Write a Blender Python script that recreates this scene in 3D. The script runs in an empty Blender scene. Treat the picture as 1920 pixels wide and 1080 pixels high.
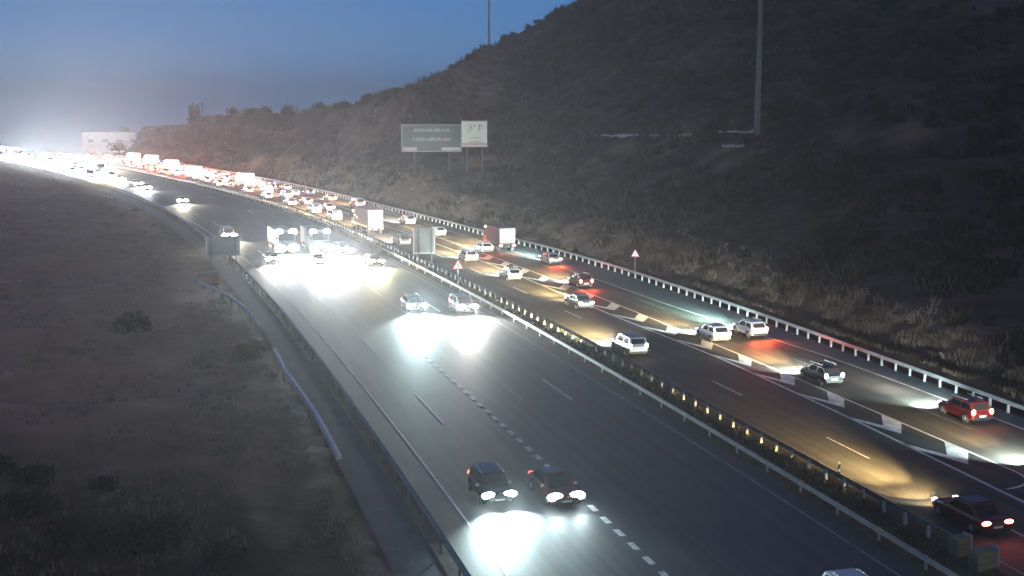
import bpy, math, random
import numpy as np
from mathutils import Vector, Matrix
R = math.radians
random.seed(7)
rng = np.random.default_rng(7)
scn = bpy.context.scene
COL = scn.collection

# ------------------------------------------------------------------ camera
cam_d = bpy.data.cameras.new("camera")
cam = bpy.data.objects.new("camera", cam_d)
COL.objects.link(cam)
CAM_H = 21.79
PITCH = 0.14879
cam.location = (0, 0, CAM_H)
cam.rotation_euler = (math.pi / 2 - PITCH, 0, 0)
cam_d.sensor_width = 36.0
cam_d.lens = 2350 / 1920 * 36.0
cam_d.clip_start = 0.5
cam_d.clip_end = 9000
scn.camera = cam

# ------------------------------------------------------------------ sky (dawn, sun still below the horizon behind the camera)
world = bpy.data.worlds.new("World")
scn.world = world
world.use_nodes = True
wn = world.node_tree
for n in list(wn.nodes):
    wn.nodes.remove(n)
sky = wn.nodes.new("ShaderNodeTexSky")
sky.sky_type = 'NISHITA'
sky.sun_disc = False
sky.sun_elevation = R(8)
sky.sun_rotation = R(180)
sky.altitude = 50
sky.air_density = 1.0
sky.dust_density = 0.2
sky.ozone_density = 5
bg = wn.nodes.new("ShaderNodeBackground")
bg.inputs['Strength'].default_value = 0.08
wo = wn.nodes.new("ShaderNodeOutputWorld")
wtc = wn.nodes.new("ShaderNodeTexCoord")
wmp = wn.nodes.new("ShaderNodeMapping")
wmp.inputs['Rotation'].default_value = (0.065, 0, 0)     # the road climbs away, so the true horizon lies lower
wn.links.new(wtc.outputs['Generated'], wmp.inputs[0])
wn.links.new(wmp.outputs[0], sky.inputs[0])
wti = wn.nodes.new("ShaderNodeVectorMath"); wti.operation = 'MULTIPLY'
wti.inputs[1].default_value = (0.72, 0.85, 1.15)           # dusk tint
wn.links.new(sky.outputs[0], wti.inputs[0])
wn.links.new(wti.outputs[0], bg.inputs['Color'])
wn.links.new(bg.outputs[0], wo.inputs['Surface'])

sun_d = bpy.data.lights.new("sun", 'SUN')
sun_d.energy = 0.34
sun_d.angle = R(40)
sun_d.color = (1.0, 0.66, 0.36)
sun = bpy.data.objects.new("sun", sun_d)
sun.rotation_euler = (0, R(58), R(-20))     # soft dawn glow from the right, behind the camera
COL.objects.link(sun)

scn.view_settings.view_transform = 'Standard'
scn.view_settings.look = 'None'
scn.view_settings.exposure = 0.0
scn.view_settings.gamma = 1.0
scn.view_settings.use_curve_mapping = False
scn.cycles.use_denoising = True
scn.cycles.volume_bounces = 1
scn.cycles.max_bounces = 5
scn.cycles.sample_clamp_indirect = 4.0
scn.cycles.use_light_tree = True
HAZE = 0.0003
HEAD_I = 0.03      # scale of every headlight beam

# ------------------------------------------------------------------ road geometry: curve coordinates (s along, d across)
S0, DS = -80.0, 2.0
_s = np.arange(S0, 760, DS)
_sc = np.clip(_s, -80, 560)
_h = 0.25697 + 1.3951e-4 * _sc + 5.351985e-6 * _sc**2 / 2 - 9.782788e-9 * _sc**3 / 3
_hm = (_h[1:] + _h[:-1]) / 2
_px = np.concatenate([[0], np.cumsum(-np.sin(_hm) * DS)])
_py = np.concatenate([[0], np.cumsum(np.cos(_hm) * DS)])
_i0 = int(round(-S0 / DS))
_px -= _px[_i0]
_py -= _py[_i0]

def head(s):
    return np.interp(s, _s, _h)

def P(s, d, z=0.0):
    h = head(s)
    return np.interp(s, _s, _px) + d * np.cos(h), np.interp(s, _s, _py) + d * np.sin(h), z + drop(np.interp(s, _s, _py) + d * np.sin(h))

def drop(Y):
    a = np.maximum(0, np.asarray(Y) - 500.0)
    return -np.where(a < 80, 0.0004 * a * a, 0.0004 * 6400 + 0.064 * (a - 80))

def sd(X, Y):
    X = np.atleast_1d(X).astype(float)
    Y = np.atleast_1d(Y).astype(float)
    S = np.empty_like(X)
    D = np.empty_like(X)
    for a in range(0, len(X), 4000):
        x, y = X[a:a + 4000], Y[a:a + 4000]
        i = ((_px[:, None] - x)**2 + (_py[:, None] - y)**2).argmin(0)
        dx, dy = x - _px[i], y - _py[i]
        S[a:a + 4000] = _s[i] - np.sin(_h[i]) * dx + np.cos(_h[i]) * dy
        D[a:a + 4000] = np.cos(_h[i]) * dx + np.sin(_h[i]) * dy
    return S, D

def tab(*pts):
    a = np.array(pts, float)
    return lambda s: np.interp(s, a[:, 0], a[:, 1])

dA = lambda s: 11.95 + 0 * s                    # rail on the left verge
dB = lambda s: 14.2 + 0 * s                     # left edge line
dF = tab((0, 32.9), (63, 33.3), (130, 33.6), (190, 34.0), (240, 34.8), (290, 34.2), (340, 33.3), (600, 33.3))
dG = tab((0, 36.0), (190, 36.05), (240, 36.6), (340, 35.6), (600, 35.4))
dH = tab((0, 44.0), (56, 44.3), (75, 44.9), (94, 45.2), (118, 44.4), (160, 44.5), (600, 44.4))
dI = tab((0, 47.5), (60, 47.6), (118, 47.5), (160, 47.4), (600, 47.2))
dM = tab((0, 54.3), (83, 54.5), (93, 54.4), (107, 53.3), (123, 52.6), (180, 52.2), (600, 51.0))
dT = tab((0, 56.4), (72, 56.5), (114, 57.4), (144, 57.6), (168, 57.0), (193, 55.4), (240, 54.2), (420, 56.0), (600, 57))

def pix(u, v):
    """a sight line of the photograph as (X/Y, (Z-CAM_H)/Y)"""
    x = (u - 960) / 2350
    y = (540 - v) / 2350
    d1 = math.cos(PITCH) + y * math.sin(PITCH)
    return x / d1, (-math.sin(PITCH) + y * math.cos(PITCH)) / d1

def at(u, v, Y):
    a, b = pix(u, v)
    return Vector((a * Y, Y, CAM_H + b * Y))

# ------------------------------------------------------------------ terrain height
_sk = [(-3000, 292), (-400, 288), (0, 284), (100, 281), (150, 288), (235, 287), (256, 262), (268, 236), (400, 231),
       (500, 225), (600, 219), (650, 212), (700, 200), (740, 189), (790, 170), (830, 151), (870, 127), (905, 106),
       (945, 86), (1000, 56), (1050, 29), (1095, 3), (1200, -55), (1300, -95), (1500, -115), (2600, -115), (6000, -60)]
_skt = np.array([pix(u, v) for u, v in _sk])
_sphi = np.arctan(_skt[:, 0])
_stz = _skt[:, 1]
_phis = np.linspace(-1.3, 1.45, 276)
_rJ = []
for ph in _phis:
    r = np.arange(20, 640, 2.0)
    S, D = sd(r * math.sin(ph), r * math.cos(ph))
    ok = np.where(D > dT(S) + 1.2)[0]
    _rJ.append(r[ok[0]] if len(ok) else 640)
_rJ = np.array(_rJ)

def smooth(x):
    x = np.clip(x, 0, 1)
    return x * x * (3 - 2 * x)

def vnoise(x, y, seed=0):
    """cheap smooth value noise"""
    xi, yi = np.floor(x).astype(int), np.floor(y).astype(int)
    xf, yf = x - xi, y - yi
    xf, yf = xf * xf * (3 - 2 * xf), yf * yf * (3 - 2 * yf)
    def hsh(a, b):
        n = (a * 374761393 + b * 668265263 + seed * 1442695) & 0x7fffffff
        n = ((n ^ (n >> 13)) * 1274126177) & 0x7fffffff
        return ((n ^ (n >> 16)) & 0xffff) / 65535.0
    return (hsh(xi, yi) * (1 - xf) + hsh(xi + 1, yi) * xf) * (1 - yf) + (hsh(xi, yi + 1) * (1 - xf) + hsh(xi + 1, yi + 1) * xf) * yf

def terrain(X, Y):
    X = np.atleast_1d(X).astype(float)
    Y = np.atleast_1d(Y).astype(float)
    S, D = sd(X, Y)
    base = drop(Y)
    n1 = vnoise(X / 9, Y / 9, 1) * 2 - 1
    n2 = vnoise(X / 2.6, Y / 2.6, 2) * 2 - 1
    n3 = vnoise(X / 31, Y / 31, 3) * 2 - 1
    q = D - (dT(S) + 1.2)
    r = np.hypot(X, Y)
    ph = np.arctan2(X, np.maximum(Y, 1e-3))
    rj = np.interp(ph, _phis, _rJ)
    rr = np.maximum(rj + 75, np.interp(ph, [-0.3, 0.0, 0.1, 0.3], [0, 400, 400, 370]))
    rr = np.where(ph < -0.25, np.maximum(rj + 75, 560), rr)
    Yr = rr * np.cos(ph)
    zr = CAM_H + np.interp(ph, _sphi, _stz) * Yr - drop(Yr)
    zr = np.maximum(zr, 0.0)
    t = (r - rj) / (rr - rj)
    prof = np.where(t < 1, 0.12 * np.clip(t, 0, 1) + 0.88 * np.clip(t, 0, 1)**1.55, 1 - 0.12 * (t - 1))
    prof = np.clip(prof, 0, 1)
    hill = zr * prof * (Y > 5)
    fade = smooth(q / 12)
    edge = 1 - 0.8 * np.exp(-((t - 1) / 0.12)**2)     # keep the ridge itself clean
    near = np.clip(1 - r / 600, .2, 1)
    z = hill * smooth(q / 4) + fade * edge * near * (n3 * 2.6 + n1 * 0.9) * smooth(t * 4)
    bank = 1.7 * smooth((q - 1.6) / 6) + 0.35 * n2 * smooth((q - 1) / 3) - 0.35 * np.exp(-((q - 1.2) / 1.2)**2)
    z = z + np.where(q > 0, bank, 0) * (r < 520)
    # terraces across the hill
    z = z + np.where((q > 30), 0.55 * np.sin(z * 1.1 + n3 * 3) * smooth((q - 30) / 20), 0) * edge * (r < 520)
    # left side: rises gently away from the road
    ql = 8.6 - D
    left = np.where(ql > 0, 0.045 * ql + 0.5 * n1 * smooth(ql / 8) + 0.16 * n2 * smooth(ql / 3), 0)
    left = np.minimum(left, 4.0 + n1)
    left = left * np.clip((520 - Y) / 60, 0, 1)
    z = np.where(D < 8.6, left, z)
    flat = (D >= 8.6) & (q <= 0)
    z = np.where(flat, -0.14, z - 0.14)
    z = z + base
    # a far plain keeps falling to the horizon
    far = CAM_H - 0.0405 * Y
    z = np.where(Y > 700, np.minimum(z, far), z)
    return z

def tz(x, y):
    return float(terrain(x, y)[0])

# ------------------------------------------------------------------ helpers
def tag(o, label=None, cat=None, group=None, kind=None):
    if label: o['label'] = label
    if cat: o['category'] = cat
    if group: o['group'] = group
    if kind: o['kind'] = kind
    return o

class MB:
    def __init__(s):
        s.v, s.f = [], []
    def add(s, vs, fs):
        n = len(s.v)
        s.v += [tuple(v) for v in vs]
        s.f += [tuple(i + n for i in f) for f in fs]
        return s
    def box(s, c, size, rz=0.0, M=None, top=1.0):
        x, y, z = size[0] / 2, size[1] / 2, size[2] / 2
        vs = []
        for k, zz in ((1, -z), (top, z)):
            vs += [(-x * k, -y * k, zz), (x * k, -y * k, zz), (x * k, y * k, zz), (-x * k, y * k, zz)]
        m = Matrix.Translation(c) @ (M if M is not None else Matrix.Rotation(rz, 4, 'Z'))
        return s.add([m @ Vector(v) for v in vs], [(0, 3, 2, 1), (4, 5, 6, 7), (0, 1, 5, 4), (1, 2, 6, 5), (2, 3, 7, 6), (3, 0, 4, 7)])
    def cyl(s, a, b, r0, r1=None, n=10):
        a, b = Vector(a), Vector(b)
        r1 = r0 if r1 is None else r1
        ax = (b - a).normalized()
        u = ax.orthogonal().normalized()
        w = ax.cross(u)
        vs = []
        for c, r in ((a, r0), (b, r1)):
            for i in range(n):
                t = 2 * math.pi * i / n
                vs.append(c + (u * math.cos(t) + w * math.sin(t)) * r)
        fs = [(i, (i + 1) % n, n + (i + 1) % n, n + i) for i in range(n)]
        fs += [tuple(range(n - 1, -1, -1)), tuple(range(n, 2 * n))]
        return s.add(vs, fs)
    def ell(s, c, r, nu=10, nv=6):
        vs, fs = [], []
        for j in range(nv + 1):
            th = math.pi * j / nv
            for i in range(nu):
                ph = 2 * math.pi * i / nu
                vs.append((c[0] + r[0] * math.sin(th) * math.cos(ph), c[1] + r[1] * math.sin(th) * math.sin(ph), c[2] + r[2] * math.cos(th)))
        for j in range(nv):
            for i in range(nu):
                fs.append((j * nu + i, (j + 1) * nu + i, (j + 1) * nu + (i + 1) % nu, j * nu + (i + 1) % nu))
        return s.add(vs, fs)
    def loft(s, rings, closed=True):
        n = len(rings[0])
        vs = [p for r in rings for p in r]
        fs = []
        for k in range(len(rings) - 1):
            for i in range(n if closed else n - 1):
                fs.append((k * n + i, k * n + (i + 1) % n, (k + 1) * n + (i + 1) % n, (k + 1) * n + i))
        fs.append(tuple(range(n - 1, -1, -1)))
        fs.append(tuple((len(rings) - 1) * n + i for i in range(n)))
        return s.add(vs, fs)
    def quad(s, a, b, c, d):
        return s.add([a, b, c, d], [(0, 1, 2, 3)])
    def mesh(s, name, mat, smooth_=False):
        me = bpy.data.meshes.new(name)
        me.from_pydata([tuple(v) for v in s.v], [], s.f)
        me.materials.append(mat)
        if smooth_:
            me.polygons.foreach_set('use_smooth', [True] * len(me.polygons))
        me.update()
        return me
    def build(s, name, mat, parent=None, smooth_=False):
        o = bpy.data.objects.new(name, s.mesh(name, mat, smooth_))
        COL.objects.link(o)
        if parent: o.parent = parent
        return o

def np_mesh(name, V, F, mat, parent=None, smooth_=False):
    me = bpy.data.meshes.new(name)
    V = np.asarray(V, np.float32); F = np.asarray(F, np.int32)
    k = F.shape[1]
    me.vertices.add(len(V)); me.vertices.foreach_set('co', V.ravel())
    me.loops.add(F.size); me.loops.foreach_set('vertex_index', F.ravel())
    me.polygons.add(len(F)); me.polygons.foreach_set('loop_start', np.arange(0, F.size, k, dtype=np.int32))
    me.polygons.foreach_set('loop_total', np.full(len(F), k, np.int32))
    if smooth_: me.polygons.foreach_set('use_smooth', np.ones(len(F), bool))
    me.update(calc_edges=True); me.validate()
    me.materials.append(mat)
    o = bpy.data.objects.new(name, me)
    COL.objects.link(o)
    if parent: o.parent = parent
    return o

def empty(name, loc=(0, 0, 0), rz=0.0):
    o = bpy.data.objects.new(name, None)
    o.location = loc
    o.rotation_euler = (0, 0, rz)
    o.empty_display_size = 0.3
    COL.objects.link(o)
    return o

def copy_tree(o, parent=None):
    c = o.copy()
    COL.objects.link(c)
    if parent is not None:
        c.parent = parent
    for ch in list(o.children):
        copy_tree(ch, c)
    return c

# ------------------------------------------------------------------ materials
def mat_plain(name, col, rough=0.6, metal=0.0, spec=0.5, noise=0.0, scale=8.0, bump=0.0, coat=0.0):
    m = bpy.data.materials.new(name)
    m.use_nodes = True
    nt = m.node_tree
    b = nt.nodes['Principled BSDF']
    b.inputs['Roughness'].default_value = rough
    b.inputs['Metallic'].default_value = metal
    b.inputs['Specular IOR Level'].default_value = spec
    b.inputs['Coat Weight'].default_value = coat
    b.inputs['Base Color'].default_value = (*col, 1)
    if noise:
        tc = nt.nodes.new('ShaderNodeTexCoord')
        no = nt.nodes.new('ShaderNodeTexNoise')
        no.inputs['Scale'].default_value = scale
        no.inputs['Detail'].default_value = 6
        mr = nt.nodes.new('ShaderNodeMapRange')
        mr.inputs[1].default_value = 0.3; mr.inputs[2].default_value = 0.7
        mr.inputs[3].default_value = 1 - noise; mr.inputs[4].default_value = 1 + noise
        mx = nt.nodes.new('ShaderNodeVectorMath'); mx.operation = 'SCALE'
        mx.inputs[0].default_value = col
        nt.links.new(tc.outputs['Object'], no.inputs['Vector'])
        nt.links.new(no.outputs['Fac'], mr.inputs[0])
        nt.links.new(mr.outputs[0], mx.inputs['Scale'])
        nt.links.new(mx.outputs[0], b.inputs['Base Color'])
        if bump:
            bp = nt.nodes.new('ShaderNodeBump'); bp.inputs['Strength'].default_value = bump
            bp.inputs['Distance'].default_value = 0.05
            nt.links.new(no.outputs['Fac'], bp.inputs['Height'])
            nt.links.new(bp.outputs[0], b.inputs['Normal'])
    return m

def mat_emit(name, col, strength):
    m = bpy.data.materials.new(name)
    m.use_nodes = True
    b = m.node_tree.nodes['Principled BSDF']
    b.inputs['Base Color'].default_value = (*[min(1, c * .6) for c in col], 1)
    b.inputs['Emission Color'].default_value = (*col, 1)
    b.inputs['Emission Strength'].default_value = strength
    b.inputs['Roughness'].default_value = 0.2
    m.cycles.emission_sampling = 'NONE'
    return m

def mat_ramp(name, stops, scale, detail=8, rough=0.95, bump=0.3, bdist=0.2, scale2=None, coord='Object', stretch=(1, 1, 1), spec=0.15):
    m = bpy.data.materials.new(name)
    m.use_nodes = True
    nt = m.node_tree
    b = nt.nodes['Principled BSDF']
    b.inputs['Roughness'].default_value = rough
    b.inputs['Specular IOR Level'].default_value = spec
    tc = nt.nodes.new('ShaderNodeTexCoord')
    mp = nt.nodes.new('ShaderNodeMapping'); mp.inputs['Scale'].default_value = stretch
    no = nt.nodes.new('ShaderNodeTexNoise'); no.inputs['Scale'].default_value = scale
    no.inputs['Detail'].default_value = detail; no.inputs['Roughness'].default_value = 0.62
    cr = nt.nodes.new('ShaderNodeValToRGB')
    e = cr.color_ramp.elements
    e[0].position = stops[0][0]; e[0].color = (*stops[0][1], 1)
    e[1].position = stops[-1][0]; e[1].color = (*stops[-1][1], 1)
    for p_, c_ in stops[1:-1]:
        x = e.new(p_); x.color = (*c_, 1)
    nt.links.new(tc.outputs[coord], mp.inputs[0])
    nt.links.new(mp.outputs[0], no.inputs['Vector'])
    fac = no.outputs['Fac']
    if scale2:
        n2 = nt.nodes.new('ShaderNodeTexNoise'); n2.inputs['Scale'].default_value = scale2
        n2.inputs['Detail'].default_value = 4
        nt.links.new(mp.outputs[0], n2.inputs['Vector'])
        mx = nt.nodes.new('ShaderNodeMath'); mx.operation = 'MULTIPLY_ADD'
        mx.inputs[1].default_value = 0.55; 
        ad = nt.nodes.new('ShaderNodeMath'); ad.operation = 'MULTIPLY'; ad.inputs[1].default_value = 0.45
        nt.links.new(n2.outputs['Fac'], ad.inputs[0])
        nt.links.new(no.outputs['Fac'], mx.inputs[0]); nt.links.new(ad.outputs[0], mx.inputs[2])
        fac = mx.outputs[0]
    nt.links.new(fac, cr.inputs[0])
    nt.links.new(cr.outputs[0], b.inputs['Base Color'])
    bp = nt.nodes.new('ShaderNodeBump'); bp.inputs['Strength'].default_value = bump; bp.inputs['Distance'].default_value = bdist
    nt.links.new(no.outputs['Fac'], bp.inputs['Height']); nt.links.new(bp.outputs[0], b.inputs['Normal'])
    return m

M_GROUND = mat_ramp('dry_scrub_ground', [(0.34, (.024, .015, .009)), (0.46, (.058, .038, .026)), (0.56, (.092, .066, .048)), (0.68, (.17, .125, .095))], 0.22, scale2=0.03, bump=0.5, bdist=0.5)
M_ASPH_L = mat_ramp('old_asphalt', [(0.3, (.050, .052, .055)), (0.5, (.066, .068, .070)), (0.7, (.085, .086, .086))], 0.35, scale2=6, rough=0.64, bump=0.3, bdist=0.012, stretch=(1, 1, 1), spec=0.38)
M_ASPH_R = mat_ramp('worn_asphalt', [(0.3, (.050, .046, .039)), (0.5, (.068, .062, .052)), (0.7, (.090, .082, .069))], 0.4, scale2=5, rough=0.72, bump=0.3, bdist=0.012, spec=0.28)
def add_wear(m, phase):
    nt = m.node_tree
    b = nt.nodes['Principled BSDF']
    src = b.inputs['Base Color'].links[0].from_socket
    uv = nt.nodes.new('ShaderNodeUVMap'); uv.uv_map = 'along_across'
    sx = nt.nodes.new('ShaderNodeSeparateXYZ'); nt.links.new(uv.outputs[0], sx.inputs[0])
    mp = nt.nodes.new('ShaderNodeMapping'); mp.inputs['Scale'].default_value = (.035, 1.1, 1)
    nt.links.new(uv.outputs[0], mp.inputs[0])
    no = nt.nodes.new('ShaderNodeTexNoise'); no.inputs['Scale'].default_value = 1.6; no.inputs['Detail'].default_value = 5
    nt.links.new(mp.outputs[0], no.inputs['Vector'])
    def mth(op, a, bb=None, c=None):
        n = nt.nodes.new('ShaderNodeMath'); n.operation = op
        for i, v in enumerate((a, bb, c)):
            if v is None: continue
            if isinstance(v, (int, float)): n.inputs[i].default_value = v
            else: nt.links.new(v, n.inputs[i])
        return n.outputs[0]
    w = mth('COSINE', mth('MULTIPLY', mth('SUBTRACT', sx.outputs[1], phase), 4 * math.pi / 3.5))
    k = mth('MULTIPLY_ADD', w, .09, mth('MULTIPLY_ADD', no.outputs['Fac'], 1.3, .35))
    sc = nt.nodes.new('ShaderNodeVectorMath'); sc.operation = 'SCALE'
    nt.links.new(src, sc.inputs[0]); nt.links.new(k, sc.inputs['Scale'])
    nt.links.new(sc.outputs[0], b.inputs['Base Color'])
add_wear(M_ASPH_L, 14.2); add_wear(M_ASPH_R, 37.3)
M_SHOULDER = mat_ramp('shoulder_asphalt', [(0.3, (.060, .062, .062)), (0.7, (.10, .105, .105))], 0.6, scale2=5, rough=0.6, bump=0.2, bdist=0.01, spec=0.4)
M_GUTTER = mat_ramp('gutter_concrete', [(0.3, (.07, .075, .08)), (0.7, (.125, .13, .145))], 0.5, scale2=4, rough=0.8, bump=0.2, bdist=0.02)
M_MEDIAN = mat_ramp('median_soil', [(0.32, (.025, .024, .018)), (0.5, (.055, .050, .036)), (0.7, (.11, .10, .07))], 0.9, scale2=5, bump=0.5, bdist=0.1)
M_PAINT = mat_plain('road_paint', (.62, .62, .58), rough=0.6, noise=0.28, scale=3)
M_PAINT_OLD = mat_plain('worn_road_paint', (.26, .26, .25), rough=0.7, noise=0.4, scale=1.2)
M_GALV = mat_plain('galvanised_steel', (.50, .51, .51), rough=0.45, metal=0.35, noise=0.15, scale=2)
M_GALV_DULL = mat_plain('dull_galvanised_steel', (.30, .30, .29), rough=.6, metal=.2, noise=.2, scale=2)
M_GALV_DARK = mat_plain('dark_steel', (.16, .16, .16), rough=0.6, metal=0.5, noise=0.3, scale=2)
M_POSTW = mat_plain('post_protector_white', (.42, .42, .41), rough=0.5)
M_KERB = mat_plain('pale_kerb_concrete', (.74, .75, .78), rough=0.85, noise=0.25, scale=2.5)
M_CONC = mat_plain('pole_concrete', (.17, .165, .16), rough=0.9, noise=0.15, scale=1)
M_DARKPOLE = mat_plain('dark_pole', (.06, .07, .08), rough=0.7)
M_TYRE = mat_plain('tyre_rubber', (.02, .02, .02), rough=0.85)
M_RIM = mat_plain('rim_alloy', (.45, .45, .46), rough=0.35, metal=0.8)
M_GLASS = mat_plain('dark_glass', (.012, .014, .017), rough=0.08, spec=0.8)
M_TRIM = mat_plain('black_trim', (.02, .02, .022), rough=0.5)
M_PLATE = mat_plain('number_plate_white', (.8, .8, .76), rough=0.4)
M_LEAF = mat_ramp('scrub_leaves', [(0.3, (.008, .011, .006)), (0.5, (.018, .022, .011)), (0.72, (.045, .048, .026))], 0.9, scale2=3, bump=0, rough=0.9)
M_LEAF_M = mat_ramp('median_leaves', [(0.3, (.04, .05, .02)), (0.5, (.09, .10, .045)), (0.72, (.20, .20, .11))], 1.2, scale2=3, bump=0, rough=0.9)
M_STRAW = mat_ramp('dry_straw', [(0.3, (.07, .05, .035)), (0.5, (.18, .13, .095)), (0.7, (.38, .30, .22))], 0.6, scale2=4, bump=0, rough=0.9)
M_STRAWD = mat_ramp('dull_straw', [(0.3, (.11, .085, .062)), (0.5, (.19, .15, .11)), (0.7, (.30, .24, .18))], 0.25, scale2=2, bump=0, rough=0.9)
M_SCRUB = mat_ramp('hill_scrub', [(0.3, (.014, .013, .009)), (0.5, (.032, .027, .020)), (0.75, (.085, .066, .048))], 0.2, scale2=2, bump=0, rough=0.95)
M_BARK = mat_plain('bark', (.07, .055, .04), rough=0.95, noise=.3, scale=3)
M_RED = mat_plain('sign_red', (.55, .03, .03), rough=0.4)
M_WHITE = mat_plain('sign_white', (.82, .82, .80), rough=0.4)
M_BLACK = mat_plain('sign_black', (.02, .02, .02), rough=0.5)
M_SIGNGREY = mat_plain('sign_back_grey', (.26, .26, .255), rough=0.55, metal=0.2, noise=0.1, scale=1)
M_SIGNLIT = mat_plain('sign_lit_edge', (.62, .62, .58), rough=0.5)
M_SIGNGREEN = mat_plain('sign_face_dull', (.055, .062, .058), rough=0.5, noise=0.12, scale=.6)
M_SIGNTXT = mat_plain('sign_lettering', (.42, .43, .42), rough=0.5)
M_SIGNPINK = mat_plain('sign_faded_pink', (.42, .30, .28), rough=0.5)
M_CREAM = mat_plain('sign_cream', (.62, .62, .53), rough=0.5, noise=0.06, scale=1)
M_OLIVE = mat_plain('bin_olive', (.20, .20, .11), rough=0.6, noise=.15, scale=3)
M_BUILD = mat_plain('render_pale', (.82, .80, .75), rough=0.9, noise=0.08, scale=.4)
M_ROOF = mat_plain('roof_grey', (.25, .25, .25), rough=0.8)
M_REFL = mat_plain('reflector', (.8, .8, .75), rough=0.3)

E_COOL = mat_emit('headlight_cool', (.80, .95, 1.0), 60)
E_WHITE = mat_emit('headlight_white', (1.0, .98, .93), 60)
E_WARM = mat_emit('headlight_warm', (1.0, .86, .62), 45)
E_TAIL = mat_emit('tail_light_red', (1.0, .10, .05), 9)
E_BRAKE = mat_emit('brake_light_red', (1.0, .20, .12), 32)
E_PALE = mat_emit('tail_light_pale', (1.0, .62, .55), 14)
E_AMBER = mat_emit('marker_amber', (1.0, .55, .18), 16)
E_MARK = mat_emit('marker_white', (.85, .92, 1.0), 30)

# ------------------------------------------------------------------ ground sheet
def ray_hit(u, v):
    a, b = pix(u, v)
    Ys = np.arange(40, 700, 1.0)
    Z = terrain(a * Ys, Ys)
    below = np.where(CAM_H + b * Ys < Z)[0]
    Y = Ys[below[0]] if len(below) else 600
    return a * Y, Y
def axis(lo, hi, step, far_lo, far_hi):
    a = list(np.arange(lo, hi + step / 2, step))
    x, st = lo, step
    L = []
    while x > far_lo:
        st *= 1.35; x -= st; L.append(x)
    x, st = hi, step
    Rr = []
    while x < far_hi:
        st *= 1.35; x += st; Rr.append(x)
    return np.array(L[::-1] + a + Rr)
gx = axis(-240, 230, 2.2, -2500, 2500)
gy = axis(10, 620, 2.2, -120, 6000)
GX, GY = np.meshgrid(gx, gy)
GZ = terrain(GX.ravel(), GY.ravel())
nx, ny = len(gx), len(gy)
idx = np.arange(nx * ny).reshape(ny, nx)
F = np.stack([idx[:-1, :-1].ravel(), idx[:-1, 1:].ravel(), idx[1:, 1:].ravel(), idx[1:, :-1].ravel()], 1)
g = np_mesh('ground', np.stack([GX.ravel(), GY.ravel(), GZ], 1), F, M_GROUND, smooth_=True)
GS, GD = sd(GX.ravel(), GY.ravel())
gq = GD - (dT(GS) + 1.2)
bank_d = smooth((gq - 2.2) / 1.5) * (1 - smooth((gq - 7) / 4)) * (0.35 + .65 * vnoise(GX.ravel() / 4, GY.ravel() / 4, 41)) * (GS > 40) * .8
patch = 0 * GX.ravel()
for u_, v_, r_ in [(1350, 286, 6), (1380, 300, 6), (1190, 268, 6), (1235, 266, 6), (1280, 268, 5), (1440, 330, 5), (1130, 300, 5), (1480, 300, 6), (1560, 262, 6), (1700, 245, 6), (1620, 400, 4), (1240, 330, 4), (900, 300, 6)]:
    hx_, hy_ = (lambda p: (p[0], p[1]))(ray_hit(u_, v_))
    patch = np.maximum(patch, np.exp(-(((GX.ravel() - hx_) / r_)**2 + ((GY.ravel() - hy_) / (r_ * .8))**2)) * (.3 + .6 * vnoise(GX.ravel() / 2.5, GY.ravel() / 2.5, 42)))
dry = smooth((8.4 - GD) / 2) * (0.0 + 1.0 * smooth((GS - 66 + 22 * vnoise(GX.ravel() / 12, GY.ravel() / 12, 30)) / 45))  # left slope's glare put into its colour, along with the dry grass tone
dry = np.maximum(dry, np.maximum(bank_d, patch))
at_ = g.data.attributes.new('dry_and_glare', 'FLOAT', 'POINT')
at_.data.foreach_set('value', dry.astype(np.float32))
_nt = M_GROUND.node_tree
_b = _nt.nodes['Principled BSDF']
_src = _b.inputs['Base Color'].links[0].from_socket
_an = _nt.nodes.new('ShaderNodeAttribute'); _an.attribute_name = 'dry_and_glare'
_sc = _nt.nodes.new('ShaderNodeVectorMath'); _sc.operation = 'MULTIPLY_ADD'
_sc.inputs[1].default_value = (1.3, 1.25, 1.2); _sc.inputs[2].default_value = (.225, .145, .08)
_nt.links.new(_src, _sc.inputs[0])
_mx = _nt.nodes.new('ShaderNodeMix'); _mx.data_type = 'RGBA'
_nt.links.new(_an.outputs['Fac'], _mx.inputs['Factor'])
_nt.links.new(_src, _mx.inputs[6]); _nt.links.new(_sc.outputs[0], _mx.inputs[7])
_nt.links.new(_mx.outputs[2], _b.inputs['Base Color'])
tag(g, 'dark dry scrubland and hillside on both sides of the motorway', 'ground', kind='structure')

# ------------------------------------------------------------------ roads and markings
def strip(name, d0, d1, s0, s1, z, mat, label, step=4.0, lat=4):
    ss = np.arange(s0, s1 + .01, step)
    f0 = d0 if callable(d0) else (lambda s: d0 + 0 * s)
    f1 = d1 if callable(d1) else (lambda s: d1 + 0 * s)
    V = []
    for k in range(lat + 1):
        dd = f0(ss) + (f1(ss) - f0(ss)) * k / lat
        x, y, zz = P(ss, dd, z)
        V.append(np.stack([x, y, zz], 1))
    V = np.stack(V, 1)
    n = len(ss)
    I = np.arange(n * (lat + 1)).reshape(n, lat + 1)
    Fs = np.stack([I[:-1, :-1].ravel(), I[:-1, 1:].ravel(), I[1:, 1:].ravel(), I[1:, :-1].ravel()], 1)
    o = np_mesh(name, V.reshape(-1, 3), Fs, mat)
    SD = np.stack([np.stack([ss, f0(ss) + (f1(ss) - f0(ss)) * k / lat], 1) for k in range(lat + 1)], 1).reshape(-1, 2).astype(np.float32)
    uv = o.data.uv_layers.new(name='along_across')
    uv.data.foreach_set('uv', SD[Fs.ravel()].ravel())
    return tag(o, label, kind='structure')

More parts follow.
